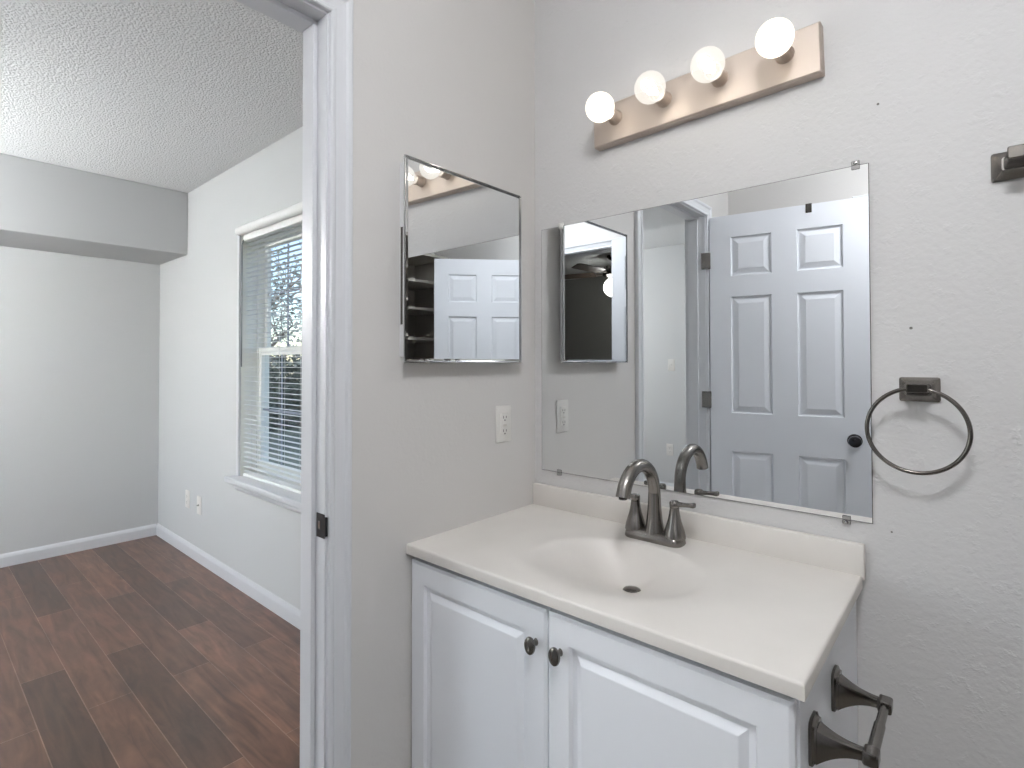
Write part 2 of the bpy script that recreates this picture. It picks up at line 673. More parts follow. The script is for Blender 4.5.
struct('wall_second_room_front', bx(XR, 4.3, YB - .12, YB - .02, -0.02, H), dark_room_m, 'dim wall of the second room')
struct('ceiling', bx(XF - .1, XJ, -3.6, 0.0, H, H + .1), ceil_m, 'white popcorn textured ceiling')
struct('ceiling_bathroom', bx(XJ, XR + .1, YB - .12, 0.12, HB, HB + .1), ceil_m, 'bathroom ceiling above the light bar')
struct('ceiling_second_room', bx(XJ, 4.3, -4.7, YB - .12, H, H + .1), ceil_m, 'ceiling of the second room')
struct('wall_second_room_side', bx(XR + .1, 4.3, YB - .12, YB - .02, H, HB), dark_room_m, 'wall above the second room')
struct('floor', bx(XF - .1, XJ + .05, -3.6, 0.0, -0.1, 0), floor_m, 'dark brown plank floor of the bedroom')
struct('floor_bathroom', bx(XJ + .05, XR, YB - .12, 0.0, -0.1, 0), tile_m, 'bathroom floor')
struct('floor_second_room', bx(XJ + .05, 4.3, -4.7, YB - .12, -0.1, 0), floor_m, 'floor of the second room')

# baseboards
BP = [(0, 0), (.013, 0), (.013, .058), (.011, .064), (.009, .070), (.006, .075), (.0035, .0795), (0, .0795)]


def baseboard(name, p0, p1, out, label):
    struct(name, extrude_profile(bmesh.new(), BP, p0, p1, out), trim_m, label)


baseboard('baseboard_window', (XF, YW, 0), (XJ, YW, 0), (0, -1, 0), 'white baseboard under the bedroom window')
baseboard('baseboard_far', (XF, -3.5, 0), (XF, YW - .0131, 0), (1, 0, 0), 'white baseboard along the far bedroom wall')
baseboard('baseboard_rear', (XF + .0131, -3.5, 0), (XJ, -3.5, 0), (0, 1, 0), 'white baseboard of the bedroom rear wall')
baseboard('baseboard_right', (.93, 0, 0), (XR, 0, 0), (0, -1, 0), 'white baseboard right of the vanity')

# ---------------------------------------------------------------- doorway jamb, stop and casing
b = bmesh.new()
box(b, XJ, 0.0, JY, JY + 0.02, 0, HD + .02)
box(b, XJ, 0.0, HY - 0.02, HY, 0, HD + .02)
box(b, XJ, 0.0, HY, JY, HD, HD + .02)
jamb = struct('trim_1', b, trim_m, 'white door jamb lining the doorway to the bedroom', cat='door jamb')
b = bmesh.new()
for s0, s1 in ((JY - .011, JY), (HY, HY + .011)):
    box(b, -0.090, -0.040, s0, s1, 0, HD, .0015, 1)
box(b, -0.090, -0.040, HY + .011, JY - .011, HD - .011, HD, .0015, 1)
obj('door_stop', b, trim_m, jamb)
b = bmesh.new()   # strike plate with its hole and lip
box(b, -0.034, 0.0015, JY - .0022, JY - .0002, .842, .897, .0008, 1)
box(b, 0.0, 0.0065, JY - .0022, JY + .004, .848, .891, .001, 1)
strike = obj('strike_plate', b, black_m, jamb)
strike['label'] = 'black strike plate'
box_ = bx(-0.024, -0.016, JY - .0028, JY - .002, .862, .879)
obj('latch_opening', box_, chrome_m, strike)

CP = [(0, 0), (0, .011), (.003, .0135), (.010, .0125), (.014, .009), (.030, .010), (.038, .0115), (.043, .0165), (.050, .0175), (.054, .016), (.0562, .012), (.0562, 0)]


def casing(name, x, sx, y0, y1, z1, label):
    """mitred colonial casing around an opening in a wall whose face is the plane x; y0<y1 inner edges"""
    bm = bmesh.new()
    for ya, sgn in ((y1, 1), (y0, -1)):
        loft(bm, [[Vector((x + sx * t, ya + sgn * w, z)) for w, t in CP] for z in (0,)] +
             [[Vector((x + sx * t, ya + sgn * w, z1 + w)) for w, t in CP]])
    loft(bm, [[Vector((x + sx * t, y0 - w, z1 + w)) for w, t in CP], [Vector((x + sx * t, y1 + w, z1 + w)) for w, t in CP]])
    return struct(name, bm, trim_m, label, cat='door casing')


casing('trim_2', 0, 1, HY - .005, JY + .005, HD + .005, 'white moulded casing around the bedroom doorway, bathroom side')
casing('trim_3', XJ, -1, HY - .005, JY + .005, HD + .005, 'white moulded casing around the doorway, bedroom side')
# entry trim
b = bmesh.new()
box(b, EX0 - .02, EX0, YB - .12, YB, 0, HD + .02)
box(b, EX1, EX1 + .02, YB - .12, YB, 0, HD + .02)
box(b, EX0, EX1, YB - .12, YB, HD, HD + .02)
struct('trim_4', b, trim_m, 'white jamb of the entry seen in the mirrors', cat='door jamb')
b = bmesh.new()
for xa, sgn in ((EX0 - .005, -1), (EX1 + .005, 1)):
    loft(b, [[Vector((xa + sgn * w, YB + t, 0)) for w, t in CP], [Vector((xa + sgn * w, YB + t, HD + .005 + w)) for w, t in CP]])
loft(b, [[Vector((EX0 - .005 - w, YB + t, HD + .005 + w)) for w, t in CP], [Vector((EX1 + .005 + w, YB + t, HD + .005 + w)) for w, t in CP]])
struct('trim_5', b, trim_m, 'white casing of the entry seen in the mirrors', cat='door casing')


# ---------------------------------------------------------------- six panel doors
def six_panel(name, hinge, ang, w, label, flip=False):
    root = sbase(name, label, 'door', (hinge[0], hinge[1], 0.008), ang)
    s, m = 0.108, 0.117
    pw = (w - 2 * s - m) / 2
    P = []
    for x0 in (s, s + pw + m):
        for z0, z1 in ((.21, .760), (.962, 1.586), (1.697, 1.908)):
            P.append((x0, x0 + pw, z0, z1))
    bm = bmesh.new()
    paneled(bm, w, 2.028, 0.035, P, [(0, 0), (.005, .010), (.012, .010), (.038, .001), (.040, .001)], edge=(.0015, .0015))
    if flip:
        bmesh.ops.translate(bm, verts=bm.verts, vec=(0, -0.035, 0))
    obj('door_panel', bm, door_m, root)
    y0 = -0.035 if flip else 0.0
    kx, kz = w - .068, .855
    bm = bmesh.new()
    for sg, yy in ((-1, y0), (1, y0 + .035)):
        lathe(bm, [(.032, 0), (.032, .003), (.028, .007), (.012, .010), (.010, .026), (.014, .030), (.024, .036), (.0275, .046), (.026, .055), (.018, .061), (0, .063)],
              (kx, yy, kz), (0, sg, 0), 28)
    k = obj('door_knob', bm, knob_m, root, True)
    k['label'] = 'dark round door knob'
    return root, y0


hinge_pt = (0.018, -1.527)
door1, dy0 = six_panel('door_1', hinge_pt, math.radians(-9.2), 0.7316, 'white six panel door standing open, seen in the big mirror')
# the face turned to the mirror is +y local, at y = 0.035: shift the slab so that face passes through the hinge line
for ch in door1.children:
    ch.location.y -= 0.035
for hz in (.26, 1.03, 1.79):
    bm = bmesh.new()
    lathe(bm, [(0, -.002), (.004, 0), (.0062, .002), (.0062, .087), (.004, .089), (0, .091)], (0.0, 0.006, hz - .045), (0, 0, 1), 14)
    box(bm, -.042, 0.0, 0.0125, 0.0142, hz - .044, hz + .044)
    box(bm, -.004, .003, .004, .0135, hz - .044, hz + .044)
    hg = obj('hinge', bm, nickel_m, door1, True)
bm = bmesh.new()      # over-door hook strap
box(bm, .465, .492, 0.0, .0025, 1.985, 2.031)
box(bm, .465, .492, -.040, .0025, 2.0285, 2.031)
hk = obj('over_door_hook', bm, dark_nickel, door1)
hk['label'] = 'small dark metal hook over the top edge of the door'

door2, _ = six_panel('door_2', (1.575, -1.865), math.radians(46.5), 0.762, 'white six panel entry door standing ajar, seen in the cabinet mirror')

# ---------------------------------------------------------------- window
win = sbase('window_1', 'white double hung window with grilles behind mini blinds', 'window', ((WX0 + WX1) / 2, YW, WZ0))
wloc = Vector(win.location)


def wobj(name, bm, m, parent=None, smooth=False):
    bmesh.ops.translate(bm, verts=bm.verts, vec=-wloc)
    return obj(name, bm, m, parent or win, smooth)


b = bmesh.new()     # outer vinyl frame
box(b, WX0, WX0 + .018, -.065, .0, WZ0, WZ1); box(b, WX1 - .018, WX1, -.065, .0, WZ0, WZ1)
box(b, WX0 + .018, WX1 - .018, -.065, 0, WZ0, WZ0 + .03); box(b, WX0 + .018, WX1 - .018, -.065, 0, WZ1 - .03, WZ1)
# white liner of the opening
box(b, WX0 + .0002, WX0 + .004, YW, -.065, WZ0, WZ1); box(b, WX1 - .004, WX1 - .0002, YW, -.065, WZ0, WZ1)
box(b, WX0 + .004, WX1 - .004, YW, -.065, WZ1 - .004, WZ1 - .0002)
wobj('window_frame', b, vinyl_m)


def sash(y, z0, z1, mz, botr, topr):
    x0, x1 = WX0 + .018, WX1 - .018
    bm = bmesh.new()
    box(bm, x0, x0 + .034, y, y + .025, z0, z1, .003, 1); box(bm, x1 - .034, x1, y, y + .025, z0, z1, .003, 1)
    box(bm, x0 + .034, x1 - .034, y, y + .025, z0, z0 + botr, .003, 1); box(bm, x0 + .034, x1 - .034, y, y + .025, z1 - topr, z1, .003, 1)
    s = wobj('sash', bm, vinyl_m)
    bm = bmesh.new()
    for xm in (x0 + .034 + (x1 - x0 - .068) / 3, x1 - .034 - (x1 - x0 - .068) / 3):
        box(bm, xm - .006, xm + .006, y + .010, y + .016, z0 + botr, z1 - topr)
    box(bm, x0 + .034, x1 - .034, y + .0105, y + .0155, mz - .006, mz + .006)
    g = obj_at('grille', bm, muntin_m, s)
    bm = bx(x0 + .034, x1 - .034, y + .018, y + .021, z0 + botr, z1 - topr)
    obj_at('pane', bm, pane_m, s)


def obj_at(name, bm, m, parent):
    bmesh.ops.translate(bm, verts=bm.verts, vec=-wloc)
    return obj(name, bm, m, parent)


sash(-.062, WZ0 + .03, 1.325, .98, .05, .04)
sash(-.030, 1.290, WZ1 - .03, 1.63, .035, .04)
b = bmesh.new()
box(b, -2.032, WX1 + .062, YW - .062, -.066, WZ0 - .028, WZ0 + .002, .006, 3)
wobj('window_sill', b, trim_m, smooth=True)
b = bmesh.new()
extrude_profile(b, [(0, 0), (.006, 0), (.016, .012), (.018, .022), (.015, .030), (.020, .036), (.020, .050), (0, .050)], (-2.012, YW, WZ0 - .078), (WX1 + .042, YW, WZ0 - .078), (0, -1, 0))
wobj('apron', b, trim_m)
b = bmesh.new()
box(b, WX0 - .03, WX0 - .001, YW - .012, YW, WZ0 + .002, WZ1, .002, 1); box(b, WX1 + .001, WX1 + .03, YW - .012, YW, WZ0 + .002, WZ1, .002, 1)
wobj('side_trim', b, trim_m)

win2 = sbase('added_window', 'unseen rear window added to let fill light into the bedroom', 'window', (0, 0, 0))  # window added out of view as the opening for the rear area light
b = bmesh.new()
box(b, RX0, RX0 + .05, -3.58, -3.52, RZ0, RZ1); box(b, RX1 - .05, RX1, -3.58, -3.52, RZ0, RZ1)
box(b, RX0 + .05, RX1 - .05, -3.58, -3.52, RZ0, RZ0 + .05); box(b, RX0 + .05, RX1 - .05, -3.58, -3.52, RZ1 - .05, RZ1)
box(b, RX0 + .05, RX1 - .05, -3.57, -3.53, 1.30, 1.34)
obj('window_frame', b, vinyl_m, win2)
obj('pane', bx(RX0 + .05, RX1 - .05, -3.552, -3.548, RZ0 + .05, RZ1 - .05), pane_m, win2)

# blinds
bl = empty('window_blinds', ((WX0 + WX1) / 2, YW + .022, WZ0), 'white horizontal mini blinds hanging in the bedroom window, slats open', 'window blinds')
bloc = Vector(bl.location)


def bobj(name, bm, m, parent=None, smooth=False):
    bmesh.ops.translate(bm, verts=bm.verts, vec=-bloc)
    return obj(name, bm, m, parent or bl, smooth)


b = bmesh.new()
prof = [(0, 0), (.018, 0), (.026, .004), (.031, .014), (.032, .026), (.028, .037), (.020, .044), (.0, .046)]
extrude_profile(b, prof, (WX0 - .012, YW - .0005, WZ1 - .013), (WX1 + .012, YW - .0005, WZ1 - .013), (0, -1, 0))
bobj('valance', b, slat_m, smooth=True)
b = bx(WX0 + .004, WX1 - .004, YW + .008, YW + .038, WZ1 - .045, WZ1 - .002, .002, 1)
bobj('headrail', b, slat_m)
b = bmesh.new()
z = WZ0 + .03
random.seed(4)
while z < WZ1 - .05:
    a = math.radians(random.uniform(-2, 3))
    c, s_ = math.cos(a) * .0128, math.sin(a) * .0128
    yc = YW + .024
    sec = []
    for x in (WX0 + .006, WX1 - .006):
        dz = random.uniform(-.0008, .0008)
        top = [Vector((x, yc + k * c, z + dz - k * s_ + .0016 * (1 - k * k))) for k in (-1, -.5, 0, .5, 1)]
        bot = [p + Vector((0, 0, -.0006)) for p in top[::-1]]
        sec.append(top + bot)
    loft(b, sec)
    z += .0262
sl = bobj('slats', b, slat_m)
b = bmesh.new()
for x in (WX0 + .12, (WX0 + WX1) / 2 + .05, WX1 - .12):
    for yy in (YW + .0095, YW + .0385):
        tube(b, [(x, yy, WZ0 + .02), (x, yy, WZ1 - .045)], .0008, 6)
bobj('ladder_cord', b, slat_m)
bobj('bottom_rail', bx(WX0 + .006, WX1 - .006, YW + .012, YW + .036, WZ0 + .003, WZ0 + .018, .003, 2), slat_m)
b = tube(bmesh.new(), [(WX0 + .018, YW + .002, WZ1 - .04), (WX0 + .016, YW - .004, WZ1 - .07), (WX0 + .016, YW - .004, 1.22)], .0038, 8)
bobj('tilt_wand', b, wand_m, smooth=True)['label'] = 'grey tilt wand'


# wall plates in the bedroom
def wall_plate(name, loc, rz, label, kind, cat, group=None, m=None):
    root = empty(name, loc, label, cat, group, rz)       # local: plate faces -y
    m = m or white_plastic
    obj('plate', bx(-.035, .035, -.005, 0, -.057, .057, .003, 2), m, root, True)
    if kind == 'duplex':
        for dz in (-.0195, .0195):
            bm = loft(bmesh.new(), [rrect((0, y, dz), (1, 0, 0), (0, 0, 1), .017 - q, .0142 - q, .009) for y, q in ((-.004, 0), (-.0068, 0), (-.0075, .001))])
            r = obj('receptacle', bm, m, root)
            bm = bmesh.new()
            for sx in (-.0064, .0064):
                box(bm, sx - .001, sx + .001, -.0078, -.0074, dz - .001, dz + .006)
            lathe(bm, [(.0023, 0), (.0023, .0004)], (0, -.0074, dz - .007), (0, -1, 0), 10)
            obj('slot', bm, slot_m, r)
        obj('screw', lathe(bmesh.new(), [(.0028, 0), (.002, .001), (0, .0012)], (0, -.005, 0), (0, -1, 0), 12), m, root)
    elif kind == 'gfci':
        r = obj('receptacle', bx(-.0165, .0165, -.0085, -.004, -.0335, .0335, .0015, 2), m, root, True)
        for dz, sg in ((-.021, -1), (.021, 1)):
            bm = bmesh.new()
            for sx, hh in ((-.0064, .0042), (.0064, .0034)):
                box(bm, sx - .0011, sx + .0011, -.0088, -.0084, dz - hh, dz + hh)
            lathe(bm, [(.0026, 0), (.0026, .0004)], (0, -.0084, dz - .0095), (0, -1, 0), 10)
            obj('slot', bm, slot_m, r)
        for i, dz in enumerate((-.0045, .0045)):
            obj('test_button', bx(-.008, .008, -.0098, -.0084, dz - .003, dz + .003, .0006, 1), m if i else caulk_m, r)
        for dz in (-.046, .046):
            obj('screw', lathe(bmesh.new(), [(.0028, 0), (.002, .001), (0, .0012)], (0, -.005, dz), (0, -1, 0), 12), m, root)
    elif kind == 'blank':
        for dz in (-.030, .030):
            obj('screw', lathe(bmesh.new(), [(.0028, 0), (.002, .001), (0, .0012)], (0, -.005, dz), (0, -1, 0), 12), m, root)
        obj('cable_jack', lathe(bmesh.new(), [(.006, 0), (.006, .003), (.0045, .003), (.0045, .010), (0, .010)], (0, -.005, 0), (0, -1, 0), 12), chrome_m, root)
    elif kind == 'switch':
        r = obj('switch_frame', bx(-.006, .006, -.006, -.004, -.0125, .0125), m, root)
        obj('toggle', bx(-.0045, .0045, -.016, -.005, -.002, .008, .001, 1), m, r)
    return root


wall_plate('wall_outlet', (-2.773, YW, .355), 0, 'white duplex outlet low on the bedroom window wall, left of the pair', 'duplex', 'outlet')
wall_plate('cable_plate', (-2.570, YW, .350), 0, 'white cover plate low on the bedroom window wall, right of the outlet', 'blank', 'wall plate')
wall_plate('wall_outlet', (0.0, -.1626, 1.0507), PI / 2, 'white outlet on the bathroom side wall under the medicine cabinet', 'gfci', 'outlet')
wall_plate('light_switch', (-1.10, -3.5, 1.216), PI, 'white light switch on the bedroom wall seen in the big mirror', 'switch', 'light switch')
wall_plate('wall_outlet', (-1.12, -3.5, .40), PI, 'white outlet low on the bedroom wall seen in the big mirror', 'duplex', 'outlet')


# ---------------------------------------------------------------- ceiling fans
def ceiling_fan(loc, rot, label, glow, col, drop=.30):
    root = empty('ceiling_fan', loc, label, 'ceiling fan', rz=rot)
    bm = lathe(bmesh.new(), [(0, 0), (.065, 0), (.065, -.02), (.03, -.05), (.013, -.052), (.013, -drop + .05), (.03, -drop + .045), (.1, -drop + .03), (.11, -drop), (.11, -drop - .06), (.07, -drop - .08), (0, -drop - .08)], (0, 0, 0), (0, 0, 1), 28)
    obj('motor_housing', bm, dark_nickel, root, True)
    for k in range(5):
        a = 2 * PI * k / 5
        bm = bmesh.new()
        secs = []
        for r, hw in ((.20, .05), (.26, .062), (.45, .068), (.60, .066), (.635, .055), (.65, .03)):
            secs.append([Vector((r, -hw, -.012)), Vector((r, hw, .012)), Vector((r, hw, .018)), Vector((r, -hw, -.006))])
        loft(bm, secs)
        box(bm, .09, .25, -.012, .012, -.004, .002)
        bmesh.ops.rotate(bm, verts=bm.verts, cent=(0, 0, 0), matrix=Matrix.Rotation(a, 3, 'Z'))
        bmesh.ops.translate(bm, verts=bm.verts, vec=(0, 0, -drop - .04))
        obj('blade', bm, fan_m, root)
    bm = lathe(bmesh.new(), [(.05, 0), (.055, -.012), (.045, -.02)], (0, 0, -drop - .075), (0, 0, 1), 28)
    obj('lamp_collar', bm, dark_nickel, root, True)
    prof = [(.042, .092)] + [(.1 * math.sin(PI * k / 20) if k < 20 else 0, .1 * math.cos(PI * k / 20)) for k in range(3, 21)]
    bm = lathe(bmesh.new(), prof, (0, 0, -drop - .185), (0, 0, 1), 28)
    obj('lamp_globe', bm, bulb_mat('fan_globe_glow', glow, glow * .8, col), root, True)
    return root


pl_ = empty('bed_fill_lamp', (-2.35, -2.05, H), 'unseen globe lamp added under the bedroom ceiling as fill light', 'fill lamp')  # globe added out of view to lift the bedroom light
obj('canopy', lathe(bmesh.new(), [(0, 0), (.06, 0), (.06, -.015), (.012, -.03), (.012, -.42), (0, -.42)], (0, 0, 0), (0, 0, 1), 28), nickel_m, pl_, True)
obj('lamp_globe', lathe(bmesh.new(), [((.13 * math.sin(PI * k / 20) if 0 < k < 20 else 0), -.54 + .13 * math.cos(PI * k / 20)) for k in range(0, 21)], (0, 0, 0), (0, 0, 1), 32), bulb_mat('bed_fill_glow', BED_FILL, BED_FILL * .8, (0.97, 0.99, 1.0)), pl_, True)
ceiling_fan((1.84, -3.55, H), .25, 'ceiling fan with glowing bowl in the dark room, seen twice mirrored', CEIL_DARK, (1.0, .97, .92), drop=.15)

# fill lamp added under the bathroom ceiling, out of view
cl = empty('bath_fill_lamp', (1.15, -1.30, HB), 'unseen bowl lamp added under the bathroom ceiling as fill light', 'ceiling lamp')
obj('canopy', lathe(bmesh.new(), [(0, 0), (.06, 0), (.06, -.02), (.01, -.03), (.01, -.30), (.05, -.31), (.05, -.32), (0, -.32)], (0, 0, 0), (0, 0, 1), 32), nickel_m, cl, True)
obj('diffuser', lathe(bmesh.new(), [(.05, -.322), (.11, -.335), (.145, -.365), (.14, -.40), (.11, -.43), (.05, -.447), (0, -.450)], (0, 0, 0), (0, 0, 1), 32), bulb_mat('bath_fill_glow', BATH_FILL, BATH_FILL * .8, (0.95, 0.97, 1.0)), cl, True)

# dark linen shelves beyond the second door
sh = empty('linen_shelf', (2.50, -1.29, 0), 'dark shelf unit past the door edge, seen in the cabinet mirror', 'shelf')
obj('side_panel', bx(-.22, .23, -.34, -.32, 0, 2.12), wood_dark, sh)
obj('side_panel', bx(-.22, .23, .32, .34, 0, 2.12), wood_dark, sh)
obj('back_panel', bx(.21, .23, -.32, .32, 0.0, 2.12), wood_dark, sh)
for z in (.3, .75, 1.15, 1.42, 1.66, 1.88, 2.10):
    obj('shelf', bx(-.22, .21, -.32, .32, z, z + .022), wood_dark, sh)

# ================================================================ VANITY
W, D, ZC, TH = 0.926, 0.5368, 0.7724, 0.0252
van = empty('vanity_cabinet', (0.46, -.26, 0), 'white two door vanity cabinet with raised panels under the marble top', 'cabinet')
vl = Vector(van.location)


def vobj(name, bm, m, parent=None, smooth=False, angle=40):
    bmesh.ops.translate(bm, verts=bm.verts, vec=-vl)
    return obj(name, bm, m, parent or van, smooth, angle=angle)


VT = ZC - TH
b = bmesh.new()
box(b, .004, .022, -.505, -.002, 0, VT - .001)
box(b, .894, .912, -.505, -.002, 0, VT - .001)
box(b, .022, .894, -.505, -.487, .09, VT - .001)
box(b, .022, .894, -.485, -.002, .09, .108)
box(b, .022, .894, -.44, -.425, 0, .09)
box(b, .022, .894, -.014, -.002, .108, VT - .001)
vobj('carcass', b, cab_m)
RV = [(0, 0), (.004, .008), (.015, .0085), (.028, .0015), (.030, .001)]


def vdoor(x0, x1, knobx):
    z0, z1 = .105, .7315
    w, h = x1 - x0, z1 - z0
    bm = bmesh.new()
    paneled(bm, w, h, .0185, [(.052, w - .052, .055, h - .055)], RV, edge=(.007, .004), both=False)
    bmesh.ops.translate(bm, verts=bm.verts, vec=(x0, -.526, z0))
    d = vobj('cabinet_door', bm, cab_m)
    bm = lathe(bmesh.new(), [(.007, 0), (.0055, .004), (.005, .011), (.009, .014), (.0145, .018), (.0155, .021), (.0145, .0245), (.009, .027), (0, .028)], (knobx, -.5255, .6585), (0, -1, 0), 28, sx=1.0, sy=1.0)
    # oval knob: stretched upright
    for v in bm.verts:
        v.co.z = .6585 + (v.co.z - .6585) * 1.18
        v.co.x = knobx + (v.co.x - knobx) * .86
    k = vobj('knob', bm, dark_nickel, d, True)
    k['label'] = 'oval dark nickel knob'


vdoor(.0045, .4460, .4190)
vdoor(.4495, .9085, .4815)

# top with integral basin
top = empty('marble_sink_top', (.46, -.27, ZC - TH), 'cream marble sink top with oval basin and backsplash on the white cabinet', 'countertop')
tl = Vector(top.location)


def tobj(name, bm, m, parent=None, smooth=False, angle=40):
    bmesh.ops.translate(bm, verts=bm.verts, vec=-tl)
    return obj(name, bm, m, parent or top, smooth, angle=angle)


BCX, BCY, BA, BB, BD, DRY = .475, -.308, .205, .170, .098, -.218


def basin_depth(x, y):
    def f(r):
        cy = BCY + (1 - r) * (DRY - BCY)
        return ((x - BCX) / (BA * r)) ** 2 + ((y - cy) / (BB * r)) ** 2
    if f(1.25) > 1:
        return 0.0
    lo, hi = 1e-3, 1.25
    for _ in range(26):
        m_ = (lo + hi) / 2
        if f(m_) > 1: lo = m_
        else: hi = m_
    r = hi
    # the back and left walls are steep, the front and right ones slope gently
    a = math.atan2((y - DRY) / BB, (x - BCX) / BA)
    w_ = ((1 + math.cos(a - math.radians(112))) / 2) ** 2
    p = 1.0 + 1.3 * w_
    sf = .045 - .025 * w_
    r = math.sqrt(r * r + .004)
    q = (1 - r ** p) / sf
    return BD * sf * (math.log1p(math.exp(q)) if q < 30 else q)


b = bmesh.new()
NX, NY = 186, 108
X0, X1, Y0, Y1 = 0.0005, W, -D, -.0165
er = .005
xs = [X0 + (X1 - X0) * i / NX for i in range(NX + 1)]
ys = [Y0 + (Y1 - Y0) * j / NY for j in range(NY + 1)]
xs = xs[:-1] + [X1 - er * .95, X1 - er * .6, X1 - er * .3, X1 - er * .08, X1]
xs = [x for x in xs if x < X1 - er or x in (X1 - er * .95, X1 - er * .6, X1 - er * .3, X1 - er * .08, X1)]
ys = [Y0, Y0 + er * .08, Y0 + er * .3, Y0 + er * .6, Y0 + er * .95] + [y for y in ys if y > Y0 + er]
grid = []
for y in ys:
    row = []
    for x in xs:
        dd = min(X1 - x, y - Y0)
        drop = 0
        if dd < er:
            q = 1 - dd / er
            drop = er * (1 - math.sqrt(max(0, 1 - q * q)))
        row.append(b.verts.new((x, y, ZC - drop - basin_depth(x, y))))
    grid.append(row)
for j in range(len(ys) - 1):
    for i in range(len(xs) - 1):
        b.faces.new((grid[j][i], grid[j][i + 1], grid[j + 1][i + 1], grid[j + 1][i]))
per = grid[0][:] + [r[-1] for r in grid[1:]] + grid[-1][-2::-1] + [r[0] for r in grid[-2:0:-1]]
low = [b.verts.new((v.co.x, v.co.y, ZC - TH)) for v in per]
for k in range(len(per)):
    b.faces.new((per[k], per[(k + 1) % len(per)], low[(k + 1) % len(per)], low[k]))
tobj('countertop', b, marble_m, smooth=True, angle=60)
# underside of the bowl, inside the cabinet
ub = lathe(bmesh.new(), [(1, 0), (.97, -.05), (.85, -.10), (.55, -.125), (.2, -.13), (0, -.13)], (0, 0, 0), (0, 0, 1), 40, caps=False)
for v in ub.verts:
    v.co = Vector((BCX + v.co.x * (BA + .015), BCY + v.co.y * (BB + .02), ZC - TH - .002 + v.co.z))
tobj('bowl_underside', ub, marble_m, smooth=True)
b = bx(0.0005, W + .0045, -.0165, -.0005, ZC - .010, ZC + .0685, .004, 3)
tobj('backsplash', b, marble_m, smooth=True)
ds = empty('sink_drain', (BCX, DRY, ZC - BD), 'dark nickel pop-up drain at the bottom of the basin', 'drain')
obj('flange', lathe(bmesh.new(), [(.0, .001), (.030, .001), (.0325, .003), (.028, .0050), (.022, .004), (0, .003)], (0, 0, 0), (0, 0, 1), 32), nickel_m, ds, True)
obj('stopper', lathe(bmesh.new(), [(.0205, .004), (.0225, .008), (.020, .011), (.011, .0135), (0, .0145)], (0, 0, 0), (0, 0, 1), 32), dark_nickel, ds, True)

# ---------------------------------------------------------------- faucet
FY = -.086
fa = empty('bathroom_faucet', (BCX - .004, FY, ZC), 'brushed nickel two handle faucet with a high arc spout on the vanity top', 'faucet')
b = bmesh.new()
secs = []
for z, q in ((0, 0), (.003, .0012), (.012, .0), (.016, -.001), (.022, -.005), (.0255, -.012)):
    secs.append(rrect((0, 0, z), (1, 0, 0), (0, 1, 0), .079 + q, .030 + q, .022))
loft(b, secs)
obj('base_plate', b, nickel_m, fa, True)
b = bmesh.new()
pts, rad = [], []
for z, r in ((.018, .0275), (.026, .0262), (.038, .023), (.055, .0205), (.08, .0182), (.10, .0170), (.125, .0160)):
    pts.append((0, 0, z)); rad.append(r)
R = .0845
cz = .123
for k in range(0, 15):
    a = PI * k / 14 * .89
    pts.append((0, -R + R * math.cos(a), cz + R * math.sin(a)))
    rad.append(.0157 + .0016 * k / 14)
e = Vector(pts[-1])
pts.append((e.x, e.y - .003, e.z - .010)); rad.append(.0178)
tube(b, pts, rad, 24, up_hint=(1, 0, 0))
sp = obj('spout', b, nickel_m, fa, True)
p_ = Vector(pts[-1])
obj('aerator', lathe(bmesh.new(), [(.0105, 0), (.0105, -.003), (.009, -.004), (0, -.004)], p_, (0, 0, 1), 20), dark_nickel, sp, True)
for sg in (-1, 1):
    b = lathe(bmesh.new(), [(.0280, .018), (.0275, .024), (.0255, .034), (.0215, .047), (.0168, .062), (.0136, .078), (.0122, .088), (.0120, .094)], (sg * .0555, 0, 0), (0, 0, 1), 28)
    hd = obj('handle', b, nickel_m, fa, True)
    b = bmesh.new()
    lathe(b, [(.0112, .0945), (.0125, .097), (.0125, .107), (.010, .111), (0, .112)], (sg * .0555, 0, 0), (0, 0, 1), 24)
    secs = []
    for x, hy, hz, zc in ((.000, .0085, .0058, .1035), (.014, .0082, .0055, .104), (.026, .0072, .0050, .1050), (.040, .0072, .0050, .1065), (.050, .0082, .0062, .1075), (.054, .0074, .0052, .1078)):
        secs.append(rrect((sg * (.0555 + x), 0, zc), (0, 1, 0), (0, 0, 1), hy, hz, .003, 3))
    loft(b, secs)
    obj('lever', b, nickel_m, hd, True)

# ---------------------------------------------------------------- toilet paper holder on the vanity side
tp = empty('toilet_paper_holder', (.912, -.345, .636), 'empty dark nickel toilet paper holder mounted on the right side of the vanity', 'toilet paper holder')
for sy in (-1, 1):
    yb = sy * .088
    b = bmesh.new()
    secs = []
    for x, q in ((0.0003, 0), (.005, 0), (.008, -.004), (.011, -.005)):
        o8 = rrect((x, yb, 0), (0, 1, 0), (0, 0, 1), .024 + q, .037 + q, .012, 2)
        secs.append(o8)
    loft(b, secs)
    obj('base_plate', b, dark_nickel, tp, True, angle=25)
    b = bmesh.new()
    secs = []
    for t in range(0, 11):
        f = t / 10
        k = (1 - f) ** 2.2
        hw, hh = .0075 + .0105 * k, .0085 + .021 * k
        x = .009 + f * .066
        secs.append(rrect((x, yb - sy * .006 * f, .004 * f - .004 * k), (0, 1, 0), (0, 0, 1), hw, hh, .004 + .003 * k, 2))
    loft(b, secs)
    obj('arm', b, dark_nickel, tp, True, angle=30)
    b = bmesh.new()
    ye = yb - sy * .006
    secs = [rrect((.080, ye + dy, .004), (1, 0, 0), (0, 0, 1), .0105 + q, .0105 + q, .004, 3) for dy, q in ((-.0125, -.002), (-.011, 0), (.011, 0), (.0125, -.002))]
    loft(b, secs)
    obj('end_cap', b, dark_nickel, tp, True, angle=30)
